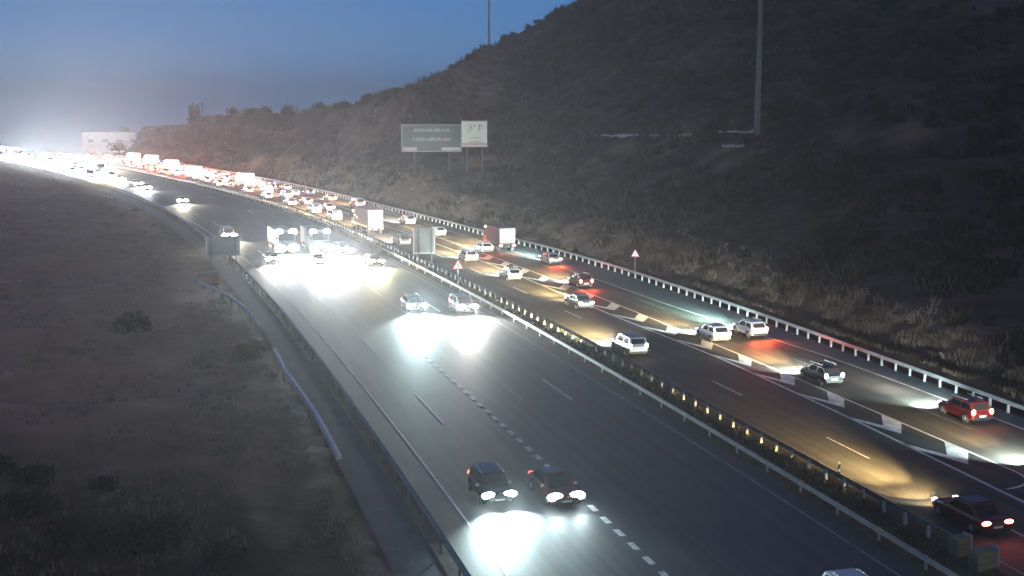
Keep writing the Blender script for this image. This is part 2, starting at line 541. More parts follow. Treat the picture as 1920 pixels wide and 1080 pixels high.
SEND = 620
strip('road', 12.6, lambda s: dF(s) - 0.35, -60, SEND, 0.0, M_ASPH_L, 'grey asphalt carriageway carrying the oncoming headlights')
strip('road', lambda s: dG(s) + 0.55, lambda s: dT(s) + 0.15, -60, SEND, 0.0, M_ASPH_R, 'brownish asphalt carriageway carrying the tail lights away')
strip('pavement', 9.25, 11.6, 40, 330, -0.10, M_GUTTER, 'bluish concrete strip between left verge rail and pale kerb')
strip('median', lambda s: dF(s) - 0.35, lambda s: dG(s) + 0.55, -60, SEND, 0.012, M_MEDIAN, 'narrow strip of soil and weeds between the two carriageways')
strip('verge', 11.6, 12.6, -60, SEND, -0.05, M_MEDIAN, 'soil strip under the left verge rail')
strip('shoulder', lambda s: dM(s) + 0.1, lambda s: dT(s) - 0.1, -60, SEND, 0.006, M_SHOULDER, 'paler hard shoulder beside the right guard rail', lat=2)

def line(name, dfun, w, s0, s1, label, mat=M_PAINT, z=0.010, dash=None):
    mb = MB()
    f = dfun if callable(dfun) else (lambda s: dfun + 0 * s)
    segs = []
    if dash:
        s = s0
        while s < s1:
            segs.append((s, min(s + dash[0], s1))); s += dash[0] + dash[1]
    else:
        segs = [(s0, s1)]
    for a, b in segs:
        k = max(1, int((b - a) / 3))
        for i in range(k):
            sa, sb = a + (b - a) * i / k, a + (b - a) * (i + 1) / k
            mb.quad(P(sa, f(sa) - w / 2, z), P(sa, f(sa) + w / 2, z), P(sb, f(sb) + w / 2, z), P(sb, f(sb) - w / 2, z))
    o = mb.build(name, mat)
    return tag(o, label, kind='structure')

line('road_marking', dB, .13, 30, 500, 'thin solid edge line on the left of the oncoming carriageway')
line('road_marking', 17.5, .14, 81, 500, 'long dashes between the first two oncoming lanes', dash=(9.5, 14))
line('road_marking', 21.25, .34, 37, 110, 'thick short dashes between the second and third oncoming lanes', dash=(1.05, .95))
line('road_marking', 24.6, .11, 86, 500, 'faint long dashes between the third and fourth oncoming lanes', mat=M_PAINT_OLD, dash=(5, 12))
line('road_marking', 28.15, .15, 85.0, 500, 'bright long dashes between the two oncoming lanes nearest the median', dash=(7.0, 33))
line('road_marking', lambda s: dF(s) - 1.5, .13, 30, 500, 'faint edge line beside the median on the oncoming side', mat=M_PAINT_OLD)
line('road_marking', lambda s: dG(s) + 1.35, .12, 30, 500, 'faint edge line beside the median on the outbound side', mat=M_PAINT_OLD)
line('road_marking', 40.75, .12, 48.8, 500, 'long dashes between the two outbound lanes beside the median', mat=M_PAINT, dash=(5, 12))
line('road_marking', dH, .24, 28, 330, 'solid white line on the median side of the chevron island')
line('road_marking', dI, .19, 61, 330, 'solid white line on the outer side of the chevron island')
line('road_marking', 51.1, .11, 70, 500, 'faint long dashes between the two outer outbound lanes', mat=M_PAINT_OLD, dash=(7, 9.5))
line('road_marking', dM, .15, 40, 500, 'edge line beside the right hard shoulder')

# chevron island (period 7.2 m)
mb = MB()
s = 63.1
while s < 175:
    h0, i0 = float(dH(s)) + .10, float(dI(s)) - .10
    c0 = h0 + (i0 - h0) * .42
    pts = [P(s, c0, .010), P(s + 2.1, c0, .010), P(s + 4.0, h0, .010), P(s + 5.3, h0, .010), P(s + 2.3, i0, .010), P(s + 4.7, i0, .010)]
    mb.add(pts, [(0, 1, 3, 2), (0, 4, 5, 1)])
    s += 7.15
# rounded nose of the island
for k in range(8):
    t0, t1 = k / 8 * math.pi / 2, (k + 1) / 8 * math.pi / 2
    def q_(t, o): return P(61 - 2.6 * math.sin(t) * 1.0 - o * math.sin(t), 44.9 + 2.7 * math.cos(t) + o * math.cos(t), .010)
    mb.quad(q_(t0, -.09), q_(t0, .09), q_(t1, .09), q_(t1, -.09))
tag(mb.build('road_marking', mat_plain('chevron_paint', (.70, .71, .66), rough=.6, noise=.35, scale=1.3)), 'row of pale chevrons filling the island between the outbound lanes', kind='structure')

# ------------------------------------------------------------------ guard rails
def wbeam(mb, f, s0, s1, z0, side, h=.31, thick=.08, step=4.0):
    """corrugated beam following the rail line; side = +1 faces larger d"""
    prof = [(0.0, 0.0), (thick, .05), (thick, .11), (0.02, .155), (thick, .20), (thick, .26), (0.0, h), (-.015, h), (-.015, 0)]
    ss = np.arange(s0, s1 + .1, step)
    rings = []
    for s in ss:
        rings.append([P(s, float(f(s)) + side * p[0], z0 + p[1]) for p in prof])
    mb.loft(rings)

def guard_rail(name, f, s0, s1, post_s, side, label, mat_b, mat_p, post_r=.055, post_h=.72, post_off=-.12, z0=.44, beams=1, limit=100, post_w=None, beam_h=.31, step=4.0, thick=.08):
    root = empty(name, P(s0, float(f(s0)), 0))
    inv = Matrix.Translation(root.location).inverted()
    tag(root, label, 'guard rail')
    mb = MB()
    wbeam(mb, f, s0, s1, z0, side, h=beam_h, step=step, thick=thick)
    if beams == 2:
        wbeam(mb, lambda s: f(s) + .5, s0, s1, z0, side)
    mb.v = [tuple(inv @ Vector(v)) for v in mb.v]
    mb.build('rail_beam', mat_b, root)
    pm = MB().box((0, 0, post_h / 2), (post_w or post_r * 2, post_r * 1.8, post_h)).mesh('post', mat_p)
    extra = []
    n = 0
    s = post_s[0]
    while s < post_s[1]:
        x, y, z = P(s, float(f(s)) + post_off * side, 0)
        rz = head(s) + random.uniform(-.05, .05)
        if n < limit:
            o = bpy.data.objects.new('post', pm)
            COL.objects.link(o); o.parent = root
            o.location = inv @ Vector((x, y, z)); o.rotation_euler = (random.gauss(0, .03), random.gauss(0, .03), rz)
        else:
            extra.append((x, y, z, rz))
        n += 1
        s += post_s[2]
    if extra:
        mb = MB()
        for x, y, z, rz in extra:
            mb.box(inv @ Vector((x, y, z + post_h / 2)), (post_w or post_r * 2, post_r * 1.8, post_h), rz=rz)
        o = mb.build('far_posts', mat_p, root)
        o['kind'] = 'stuff'
    return root

guard_rail('guard_rail', dA, 40, 440, (41, 240, 4.0), 1, 'thin steel guard rail along the left verge of the oncoming side', M_GALV_DULL, M_GALV_DARK, beam_h=.17, z0=.56)
guard_rail('guard_rail', dF, 36, 520, (37, 500, 4.0), -1, 'steel guard rail facing the oncoming lanes along the median', M_GALV_DULL, M_GALV_DULL, beams=1, limit=100)
guard_rail('guard_rail', lambda s: dG(s) + .14, 52.6, 520, (52.75, 440, 2.0), 1, 'median guard rail with white posts facing the outbound lanes', M_GALV_DARK, M_POSTW, post_r=.075, post_off=-.16, post_h=.62, z0=.40)  # beam steel kept dark to paint its unlit back
guard_rail('guard_rail', dT, 60, 520, (61.05, 420, 2.0), -1, 'guard rail with white posts along the outer edge by the hillside', M_GALV, M_POSTW, post_r=.075, post_off=.12, post_h=.60, z0=.52)

# ------------------------------------------------------------------ old pale rails on the left verge
M_PALE = mat_plain('pale_weathered_rail', (.84, .83, .80), rough=.6, metal=.1, noise=.2, scale=2.5)
KR = tab((70, 9.05), (78, 9.1), (84, 9.1), (91, 8.9), (98, 8.65), (106, 8.8), (120, 8.8), (125.5, 8.8), (135, 8.2), (145, 6.8), (152, 5.3))
KS = (119.8, 151.8, 73.0, 107.0)
guard_rail('guard_rail', KR, KS[0], KS[1], (KS[0] + .3, KS[1], 4.0), 1, 'curving upper run of pale old guard rail on the far left verge', M_PALE, M_GALV_DARK, z0=.40, post_h=.60, step=2.0, beam_h=.40, thick=.30)
guard_rail('guard_rail', KR, KS[2], KS[3], (KS[2] + .3, KS[3], 4.0), 1, 'straighter lower run of pale old guard rail on the near left verge', M_PALE, M_GALV_DARK, z0=.40, post_h=.60, step=2.0, beam_h=.40, thick=.30)

# ------------------------------------------------------------------ vegetation
def leaf_cloud(n, rad, size, flat=1.0, seed=0, clumps=9):
    r = np.random.default_rng(seed)
    cc = r.normal(size=(clumps, 3)); cc /= np.linalg.norm(cc, axis=1)[:, None]
    cc *= r.uniform(.25, .75, (clumps, 1)); cc[:, 2] = np.abs(cc[:, 2]) * .9 + .15
    k = r.integers(0, clumps, n)
    p = r.normal(size=(n, 3)); p /= np.linalg.norm(p, axis=1)[:, None]
    p *= (r.uniform(.55, 1, (n, 1))**.6) * r.uniform(.28, .5, (clumps,))[k][:, None]
    c = (cc[k] + p) * rad
    c[:, 2] *= flat
    c[:, 2] = np.maximum(c[:, 2], 0.02)
    a = r.normal(size=(n, 3)); a /= np.linalg.norm(a, axis=1)[:, None]
    b = np.cross(a, r.normal(size=(n, 3))); b /= np.linalg.norm(b, axis=1)[:, None]
    sz = size * r.uniform(.5, 1.3, (n, 1))
    V = np.stack([c - a * sz, c + b * sz * .5, c + a * sz, c - b * sz * .5], 1).reshape(-1, 3)
    return V

def quads(n):
    return np.arange(4 * n).reshape(n, 4)

BUSH = []
for k in range(4):
    nlf = 900
    V = leaf_cloud(nlf, 1.0, .085, flat=(.8, 1.0, .65, .9)[k], seed=20 + k, clumps=(9, 12, 8, 14)[k])
    me_o = np_mesh('foliage', V, quads(nlf), M_LEAF)
    me = me_o.data
    bpy.data.objects.remove(me_o)
    st = MB()
    for j in range(5):
        a = j * 1.3 + k
        st.cyl((0, 0, -.15), (.35 * math.cos(a), .35 * math.sin(a), .5), .04, .015, 5)
    BUSH.append((me, st.mesh('stem', M_BARK)))

def bush(x, y, r, label, group=None, name='bush', cat='bush', mat=None, kind=None, h=None):
    k = random.randrange(4) if kind is None else kind
    root = empty(name, (x, y, tz(x, y) - .05), random.uniform(0, 6.28))
    root.scale = (r, r, (h or r))
    tag(root, label, cat, group)
    for nm, me in (('foliage', BUSH[k][0]), ('stem', BUSH[k][1])):
        o = bpy.data.objects.new(nm, me)
        COL.objects.link(o); o.parent = root
        if nm == 'foliage' and mat is not None:
            o.material_slots[0].link = 'OBJECT'; o.material_slots[0].material = mat
    return root

def tree(x, y, h, r, label, group=None, kind=0):
    root = empty('tree', (x, y, tz(x, y) - .1), random.uniform(0, 6.28))
    tag(root, label, 'tree', group)
    mb = MB()
    mb.cyl((0, 0, 0), (.1, .05, h * .55), .05 * h, .03 * h, 7)
    for j in range(4):
        a = j * 1.6 + kind
        mb.cyl((.05, 0, h * .4), (r * .5 * math.cos(a), r * .5 * math.sin(a), h * .75), .022 * h, .01 * h, 5)
    mb.build('trunk', M_BARK, root)
    o = bpy.data.objects.new('crown', BUSH[kind % 4][0])
    COL.objects.link(o); o.parent = root
    o.location = (0, 0, h * .28); o.scale = (r, r, h * .72)
    return root

def hit(u, v, dy=1.0):
    """ground point of a sight line, found on the terrain"""
    a, b = pix(u, v)
    Ys = np.arange(40, 700, dy)
    Z = terrain(a * Ys, Ys)
    below = np.where(CAM_H + b * Ys < Z)[0]
    Y = Ys[below[0]] if len(below) else 600
    return a * Y, Y

# the clearly seen bushes of the hillside: (u, v of foot, radius, height, label)
for u, v, r, h, lab in [
    (1325, 268, 2.6, 3.8, 'tall dark bush on the hillside left of the concrete pole'),
    (1290, 308, 2.6, 2.2, 'low brownish bush below the pale terrace ledge'),
    (1418, 322, 3.0, 3.0, 'round dark bush at the foot of the concrete pole'),
    (1320, 352, 3.2, 1.8, 'wide flat dark bush below the pole and to its left'),
    (1385, 372, 2.8, 2.4, 'dark green bush lower on the slope under the pole'),
    (1566, 355, 3.4, 3.4, 'large dark bush right of the concrete pole'),
    (1365, 420, 2.2, 2.8, 'olive bush standing above the right guard rail bank'),
    (1560, 470, 2.4, 2.4, 'dark olive bush above the bank near the right side'),
    (1695, 475, 3.0, 2.6, 'broad dark olive bush further right above the bank'),
    (1725, 360, 3.2, 2.8, 'dark bush high on the right of the slope'),
    (1885, 372, 4.0, 4.2, 'tallest dark bush at the right end of the slope'),
    (1840, 470, 2.6, 2.6, 'dark rounded bush near the right end above the bank'),
    (1462, 80, 3.6, 3.0, 'dark bush high on the hill right of the pole top'),
    (1545, 145, 3.4, 2.6, 'dark bush high on the hill right of the pole middle'),
    (1080, 215, 3.0, 2.4, 'low dark bush on the upper slope right of the billboards'),
    (985, 215, 3.0, 2.2, 'low dark bush close beside the pale billboard'),
    (1150, 250, 2.4, 1.8, 'low dark bush at the left end of the pale terrace ledge')]:
    x, y = hit(u, v)
    bush(x, y, r, lab, h=h)

rb = random.Random(5)
for i in range(95):
    u = rb.uniform(560, 1915); v = rb.uniform(20, 520)
    x, y = hit(u, v)
    S_, D_ = sd(x, y)
    q_ = D_[0] - dT(S_[0])
    if q_ < 13 or y > 390: continue
    r = rb.uniform(1.3, 3.2)
    bush(x, y, r, 'dark shrub scattered over the open hillside', 'shrubs scattered over the hillside', h=r * rb.uniform(.6, 1.0))

# the ridge: trees standing on the skyline
for u, v, h, r, k, lab, grp in [
    (366, 236, 11, 4.2, 0, 'tall square-topped tree rising above the tree line', None),
    (222, 246, 6, 4.5, 1, 'dark tree behind the roof of the pale building', None),
    (446, 232, 5, 3, 2, 'small tree on the ridge left of the row of skyline bushes', None)]:
    a, b = pix(u, v)
    Y = 520 if u < 500 else 400
    tree(a * Y, Y, h, r, lab, grp, k)
for i, (u, rr) in enumerate([(465, 3.0), (497, 3.6), (540, 3.2), (598, 3.0), (636, 3.2), (648, 2.2), (688, 2.6), (706, 2.0), (738, 3.0), (768, 1.6), (850, 1.6), (893, 1.8), (948, 2.4), (962, 2.0), (1008, 1.8), (1042, 1.6)]):
    a, b = pix(u, 200)
    ph = math.atan(a)
    rj = float(np.interp(ph, _phis, _rJ))
    rv = max(rj + 75, float(np.interp(ph, [-0.3, 0.0, 0.1, 0.3], [0, 400, 400, 370])))
    Y = rv * math.cos(ph)
    bush(a * Y, Y, rr, 'small dark bush standing on the skyline of the hill', 'bushes along the skyline', h=rr * 1.05)
# tree belt at the bend of the road
for i in range(34):
    u = 266 + i * 8 + random.uniform(-4, 4)
    v = random.uniform(240, 285)
    a, b = pix(u, v)
    ph = math.atan(a)
    Y = (float(np.interp(ph, _phis, _rJ)) + random.uniform(10, 72)) * math.cos(ph)
    tree(a * Y, Y, random.uniform(4.2, 6.5), random.uniform(3.2, 4.8), 'bushy tree in the brown tree belt behind the far queue', 'trees beside the far bend', i % 4)
# dark shrubs at lower left
for i in range(120):
    s_ = random.uniform(44, 108); d_ = random.uniform(-30, 4)
    if d_ > -26 + (100 - s_) * .75: continue
    x, y, z = P(s_, d_)
    bush(x, y, random.uniform(1.0, 2.6), 'dark shrub in the scrub at the lower left', 'shrubs on the near left slope')
x, y = hit(462, 672)
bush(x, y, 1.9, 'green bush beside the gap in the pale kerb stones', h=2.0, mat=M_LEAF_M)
x, y = hit(250, 622)
bush(x, y, 2.3, 'lone dark shrub in the middle of the left slope')

# median plants
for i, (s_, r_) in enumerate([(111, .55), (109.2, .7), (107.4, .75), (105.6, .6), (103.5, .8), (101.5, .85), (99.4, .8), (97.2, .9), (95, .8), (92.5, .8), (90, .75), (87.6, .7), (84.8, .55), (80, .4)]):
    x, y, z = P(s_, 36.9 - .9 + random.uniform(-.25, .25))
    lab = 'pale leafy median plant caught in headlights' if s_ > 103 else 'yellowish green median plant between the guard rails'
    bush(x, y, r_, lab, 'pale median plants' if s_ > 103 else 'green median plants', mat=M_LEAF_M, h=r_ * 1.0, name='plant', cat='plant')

def tufts(name, X, Y, Z, h, mat, label, seed=1, blades=6, spread=.18, w=.03, cat='grass'):
    r = np.random.default_rng(seed)
    n = len(X)
    N = n * blades
    x = np.repeat(X, blades) + r.normal(size=N) * spread * np.repeat(h, blades)
    y = np.repeat(Y, blades) + r.normal(size=N) * spread * np.repeat(h, blades)
    z = np.repeat(Z, blades)
    hh = np.repeat(h, blades) * r.uniform(.5, 1.2, N)
    a = r.uniform(0, 2 * math.pi, N)
    lx, ly = r.normal(size=N) * .35 * hh, r.normal(size=N) * .35 * hh
    ww = w * np.repeat(h, blades) * 3 * r.uniform(.6, 1.5, N)
    ca, sa = np.cos(a) * ww, np.sin(a) * ww
    V = np.stack([np.stack([x - ca, y - sa, z - .05], 1), np.stack([x + ca, y + sa, z - .05], 1),
                  np.stack([x + lx + ca * .5, y + ly + sa * .5, z + hh], 1), np.stack([x + lx - ca * .5, y + ly - sa * .5, z + hh], 1)], 1).reshape(-1, 3)
    o = np_mesh(name, V, quads(N), mat)
    return tag(o, label, cat, kind='stuff')

# bright dry grass along the right bank
n = 11000
s_ = 50 + 290 * rng.random(n)**1.25
q_ = 2.4 + np.abs(rng.normal(size=n)) * 2.8
keep = vnoise(s_ / 3.0, q_ / 1.3, 9) > .38
s_, q_ = s_[keep], q_[keep]
x, y, z = P(s_, dT(s_) + 1.2 + q_)
h_ = rng.uniform(.18, .60, len(x)) * (.6 + vnoise(s_ / 5, q_ / 3, 5))
tufts('dry_grass', x, y, terrain(x, y), h_, M_STRAW, 'tufts of dry pale grass on the bank behind the right guard rail', 3, 13, .3, .022)
# median weeds
n = 1500
s_ = rng.uniform(45, 260, n)
f_ = rng.random(n)
x, y, z = P(s_, dF(s_) + .7 + f_ * (dG(s_) - dF(s_) - .8))
tufts('weeds', x, y, 0 * x, rng.uniform(.1, .4, n), M_MEDIAN, 'low dark weeds on the soil of the median', 5, 6, .4, .06)
# scrub of the hillside
n = 9000
ph = rng.uniform(-.26, .45, n)
rj = np.interp(ph, _phis, _rJ)
rr_ = rj + 8 + (np.maximum(90, 400 - rj)) * rng.random(n)**.9
x, y = rr_ * np.sin(ph), rr_ * np.cos(ph)
keep = vnoise(x / 7, y / 7, 12) + .35 * vnoise(x / 2.5, y / 2.5, 13) > .62
x, y = x[keep], y[keep]
tufts('hill_scrub', x, y, terrain(x, y), rng.uniform(.4, 1.5, len(x)), M_SCRUB, 'low scrub covering the dark hillside', 7, 22, .55, .035, 'scrub')
# grass of the left slope
n = 9000
s_ = 45 + 330 * rng.random(n)**1.3
d_ = 8.2 - rng.random(n) * (10 + .28 * s_)
keep = vnoise(s_ / 4, d_ / 4, 22) > .35
s_, d_ = s_[keep], d_[keep]
x, y, z = P(s_, d_)
tufts('dry_grass', x, y, terrain(x, y), rng.uniform(.12, .40, len(x)), M_STRAWD, 'short dry grass covering the slope left of the road', 8, 12, .8, .035)

# pale terrace ledges on the hill
def ledge(u0, u1, v, label, hgt=.55):
    mb = MB()
    prev = None
    rings = []
    for i in range(13):
        u = u0 + (u1 - u0) * i / 12
        x, y = hit(u, v + .8 * math.sin(i * .9), .15)
        z = tz(x, y)
        hh = hgt * (0.75 + .25 * math.sin(i * 2.3))
        rings.append([(x, y - .35, z - .5), (x, y + .35, z - .5), (x, y + .3, z + hh), (x, y - .25, z + hh * .9)])
    mb.loft(rings)
    return tag(mb.build('stone_ledge', mat_plain('ledge_stone', (.48, .44, .41), rough=.95, noise=.35, scale=.8)), label, 'stone ledge')
ledge(1118, 1296, 256, 'long pale stone ledge left of the tall bush')
ledge(1348, 1412, 249, 'short pale stone ledge just left of the pole foot', .4)
ledge(1355, 1395, 275, 'short stone ledge between the tall bush and the round bush', .4)

# ------------------------------------------------------------------ poles
x, y = hit(1419, 256)
z = tz(x, y)
root = empty('utility_pole', (x, y, z))
tag(root, 'tall pale concrete pole standing alone on the hillside', 'utility pole')
MB().cyl((0, 0, -.5), (0, 0, 17), .55, .40, 12).build('shaft', M_CONC, root, True)
MB().cyl((0, 0, 17), (0, 0, 30), .40, .28, 12).build('upper_shaft', M_CONC, root, True)
MB().cyl((0, 0, 16.8), (0, 0, 17.2), .50, .50, 12).build('collar', M_CONC, root)
mb = MB()
for zz in (25.2, 27.2, 29.0):
    mb.box((-.9, 0, zz), (2.4, .16, .16))
mb.build('cross_arm', M_GALV_DARK, root)
a, b = pix(917, 100)
Y = 399.0
root = empty('lamp_post', (a * Y, Y, tz(a * Y, Y) - .3))
tag(root, 'thin faint pole rising from the skyline against the sky', 'pole')
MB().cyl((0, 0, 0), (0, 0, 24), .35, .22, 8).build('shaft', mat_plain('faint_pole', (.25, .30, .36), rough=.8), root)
MB().box((0, 0, 24), (1.6, .12, .12)).build('cross_arm', M_GALV_DARK, root)

# ------------------------------------------------------------------ signs
def face_cam_rz(x, y):
    return math.atan2(x, -y) if False else -math.atan2(x, y)

def strokes(mb, x0, x1, z, h, seed, yy=-.06):
    r = random.Random(seed)
    x = x0
    while x < x1:
        w = h * r.uniform(.35, .6)
        k = r.randrange(4)
        st = h * .16
        mb.box((x + st / 2, yy, z), (st, .02, h))
        if k in (0, 1): mb.box((x + w - st / 2, yy, z), (st, .02, h))
        if k in (0, 2): mb.box((x + w / 2 , yy - .004, z + h * .42), (w - 2 * st, .02, st))
        if k in (1, 3): mb.box((x + w / 2, yy - .004, z), (w - 2 * st, .02, st))
        if k in (2, 3): mb.box((x + w / 2, yy - .004, z - h * .42), (w - 2 * st, .02, st))
        x += w + h * .18

def billboard():
    Y = 262
    c = at(809, 259, Y)
    sc = Y / 2350 * 1.01
    w, h = 108 * sc, 47 * sc
    gz = tz(c.x, c.y)
    root = empty('billboard', (c.x, c.y, gz), .06)
    tag(root, 'wide dull grey green hoarding with two lines of lettering on the hillside', 'billboard')
    zc = c.z - gz
    MB().box((0, 0, zc), (w, .12, h)).build('panel', M_SIGNGREEN, root)
    mb = MB()
    for zz, th in ((h / 2 + .09, .18), (-h / 2 - .09, .2)):
        mb.box((0, -.02, zc + zz), (w + .36, .2, th))
    for xx in (-w / 2 - .09, w / 2 + .09):
        mb.box((xx, -.02, zc), (.18, .2, h - .01))
    mb.build('frame', mat_plain('hoarding_frame', (.24, .25, .24), rough=.6), root)
    mb = MB(); strokes(mb, -w * .29, w * .29, zc + h * .31, .62, 3); mb.build('lettering', M_SIGNTXT, root)
    mb = MB(); strokes(mb, -w * .31, w * .15, zc - h * .04, .75, 5); mb.build('lettering', mat_plain('dim_lettering', (.36, .37, .36)), root)
    mb = MB(); strokes(mb, w * .18, w * .33, zc - h * .05, .6, 8); mb.build('lettering', M_SIGNPINK, root)
    MB().box((-w * .37, -.075, zc - h * .42), (w * .24, .03, h * .14)).build('corner_strip', M_SIGNPINK, root)
    MB().box((w * .33, -.075, zc - h * .42), (w * .32, .03, h * .12)).build('corner_strip', mat_plain('corner_grey', (.42, .46, .42)), root)
    for xx in (-w * .3, w * .3):
        MB().box((xx, .22, (zc + h / 2) / 2 - .3), (.28, .28, zc + h / 2 + .5)).build('post', M_DARKPOLE, root)
    # pale square hoarding
    Y = 258
    c = at(889.5, 251, Y)
    sc = Y / 2350 * 1.01
    w, h = 47 * sc, 45 * sc
    gz = tz(c.x, c.y)
    root = empty('billboard', (c.x, c.y, gz), .0)
    tag(root, 'pale cream square hoarding with dark marks beside the dull one', 'billboard')
    zc = c.z - gz
    MB().box((0, 0, zc), (w, .12, h)).build('panel', M_CREAM, root)
    mb = MB()
    for zz in (h / 2 + .09, -h / 2 - .09):
        mb.box((0, -.02, zc + zz), (w + .3, .2, .18))
    mb.build('frame', mat_plain('pinkish_frame', (.38, .31, .29)), root)
    mb = MB()
    yy = -.075
    for (fx, fz, fw, fh) in [(-.16, .30, .035, .20), (-.10, .24, .04, .12), (.02, .33, .05, .10), (.2, .28, .05, .22), (.27, .34, .09, .05), (-.22, .12, .03, .14), (.16, .14, .03, .08)]:
        mb.box((fx * w, yy, zc + fz * h), (fw * w, .03, fh * h))
    mb.build('dark_marks', mat_plain('dull_marks', (.22, .22, .21)), root)
    mb = MB()
    mb.box((.05 * w, yy, zc - .17 * h), (.4 * w, .03, .035 * h)); mb.box((.05 * w, yy, zc - .33 * h), (.5 * w, .03, .05 * h))
    mb.build('base_marks', mat_plain('tan_marks', (.45, .38, .26)), root)
    MB().box((0, yy, zc - .42 * h), (w * .96, .03, .1 * h)).build('lower_band', M_SIGNPINK, root)
    for xx in (-w * .3, w * .3):
        MB().box((xx, .22, (zc + h / 2) / 2 - .3), (.26, .26, zc + h / 2 + .5)).build('post', M_DARKPOLE, root)
billboard()

def tri_sign(s_, d_, zc, size, label, tilt=0):
    x, y, z = P(s_, d_)
    z = tz(x, y) + .0
    root = empty('warning_sign', (x, y, z), -math.atan2(x, y) + tilt)
    tag(root, label, 'warning sign')
    zz = zc - z
    MB().cyl((0, .06, -.2), (0, .06, zz + size * .45), .05, .05, 8).build('post', M_GALV, root)
    def tri(k, yy, mat, nm, th=.03):
        a = size * k
        mb = MB()
        pts = [(-a / 2, -a * .289), (a / 2, -a * .289), (0, a * .577)]
        mb.loft([[(px, yy, zz + pz) for px, pz in pts], [(px, yy - th, zz + pz) for px, pz in pts]])
        return mb.build(nm, mat, root)
    tri(1.0, 0, M_RED, 'border'); tri(.74, -.032, M_WHITE, 'face', .008)
    mb = MB(); mb.box((0, -.048, zz + size * .06), (size * .07, .01, size * .2)); mb.box((0, -.048, zz - size * .12), (size * .07, .01, size * .07)); mb.build('symbol', M_BLACK, root)
    return root
tri_sign(142.1, 35.0, 2.35, 1.45, 'triangular warning sign on a post in the median')
tri_sign(144.9, 59.2, 2.45, 1.2, 'triangular warning sign behind the right guard rail')

def back_sign(s_, d_, w, h, zc, label, rz=None, mat=M_SIGNGREY, posts=(-.3, .3), edge=True):
    x, y, z = P(s_, d_)
    z = tz(x, y)
    root = empty('road_sign', (x, y, z), -math.atan2(x, y) if rz is None else rz)
    tag(root, label, 'road sign')
    zz = zc - z
    MB().box((0, 0, zz), (w, .07, h)).build('panel', mat, root)
    if edge:
        mb = MB()
        mb.box((-w / 2 - .06, -.01, zz), (.14, .11, h)); mb.box((w / 2 + .06, -.01, zz), (.14, .11, h))
        mb.box((0, -.01, zz - h / 2 - .06), (w + .26, .11, .14))
        mb.build('frame', M_SIGNLIT, root)  # pale edging paints the light caught by the sign's edges
    for f in posts:
        MB().box((f * w, -.11, (zz + h / 2) / 2 - .2), (.14, .14, zz + h / 2 + .4)).build('post', M_GALV_DARK, root)
    return root
back_sign(157.1, 34.9, 2.6, 3.2, 3.75, 'grey back of a tall road sign standing in the median', posts=(-.28, .38))
back_sign(174, 11.2, 4.3, 2.7, 2.1, 'grey back of a wide road sign beside the left verge', posts=(-.38, .38))

# small marker post and padded end blocks in the median
x, y, z = P(62.6, 36.75)
root = empty('marker_post', (x, y, 0)); tag(root, 'small dark marker post with white reflectors beside the median rail', 'marker post')
MB().box((0, 0, .45), (.12, .10, .9)).build('post', M_TRIM, root)
MB().box((0, 0, .98), (.13, .11, .12)).build('reflector', M_REFL, root)
MB().box((0, -.055, .55), (.1, .02, .14)).build('reflector', M_REFL, root)
for s_, d_, w_, lab in [(50.4, 36.35, 1.15, 'smaller olive padded block capping the near end of the median rail'), (48.6, 36.45, 1.75, 'larger olive padded block nearest the camera at the median rail end')]:
    x, y, z = P(s_, d_)
    root = empty('crash_cushion', (x, y, .01), head(s_) + .25)
    tag(root, lab, 'crash cushion')
    mb = MB()
    for k in range(3):
        mb.box((-.25 * w_, (k - 1) * .02, .14 + .29 * k), (w_ * .8, .62, .27), top=.97)
    mb.build('cushion', M_OLIVE, root)
    MB().box((w_ * .2, 0, .47), (.09, .6, .98), top=.9).build('reflective_plate', M_POSTW, root)

# ------------------------------------------------------------------ building beyond the bend
cL, cR = at(155, 262, 565), at(266, 262, 565)
bc = (cL + cR) / 2
gz = tz(bc.x, bc.y) - .5
root = empty('building', (bc.x, bc.y, gz), .03)
tag(root, 'pale flat-roofed building behind the far headlights', 'building')
bw = (cR - cL).length
top = at(210, 248, 565).z - gz
MB().box((0, 6, top / 2), (bw, 12, top)).build('wall', M_BUILD, root)
MB().box((0, 6, top + .2), (bw + .6, 12.6, .4)).build('roof', M_ROOF, root)
MB().box((bw * .16, 6, top + 1.2), (4, 3, 1.6)).build('roof_unit', M_ROOF, root)
mb = MB(); mb.box((bw / 2 + 1.5, 5, top * .38), (3.0, 9, top * .76)); mb.build('annex', M_BUILD, root)
for k in range(4):
    w_ = MB().box((-bw * .36 + k * bw * .24, -.03, top * .62), (2.6, .08, 1.2)).build('window', mat_plain('dull_pane', (.45, .44, .40), rough=.5), root)

# ------------------------------------------------------------------ vehicles
def paint(name, col, rough=.32, metal=.1):
    return mat_plain(name, col, rough=rough, metal=metal, coat=.3)
P_BLACK = paint('paint_black', (.008, .009, .011))
P_WHITE = paint('paint_white', (.72, .72, .72))
P_SILVER = paint('paint_silver', (.42, .43, .45), metal=.5)
P_GREY = paint('paint_grey', (.13, .135, .15), metal=.4)
P_RED = paint('paint_red', (.16, .012, .012))
P_DRED = paint('paint_maroon', (.10, .012, .014))
P_BLUE = paint('paint_blue', (.04, .08, .18))
P_BEIGE = paint('paint_beige', (.42, .35, .26))
P_PINK = mat_plain('trailer_curtain', (.42, .24, .20), rough=.6, noise=.08, scale=1)
P_BOXW = mat_plain('box_body_white', (.72, .72, .70), rough=.5, noise=.05, scale=1)

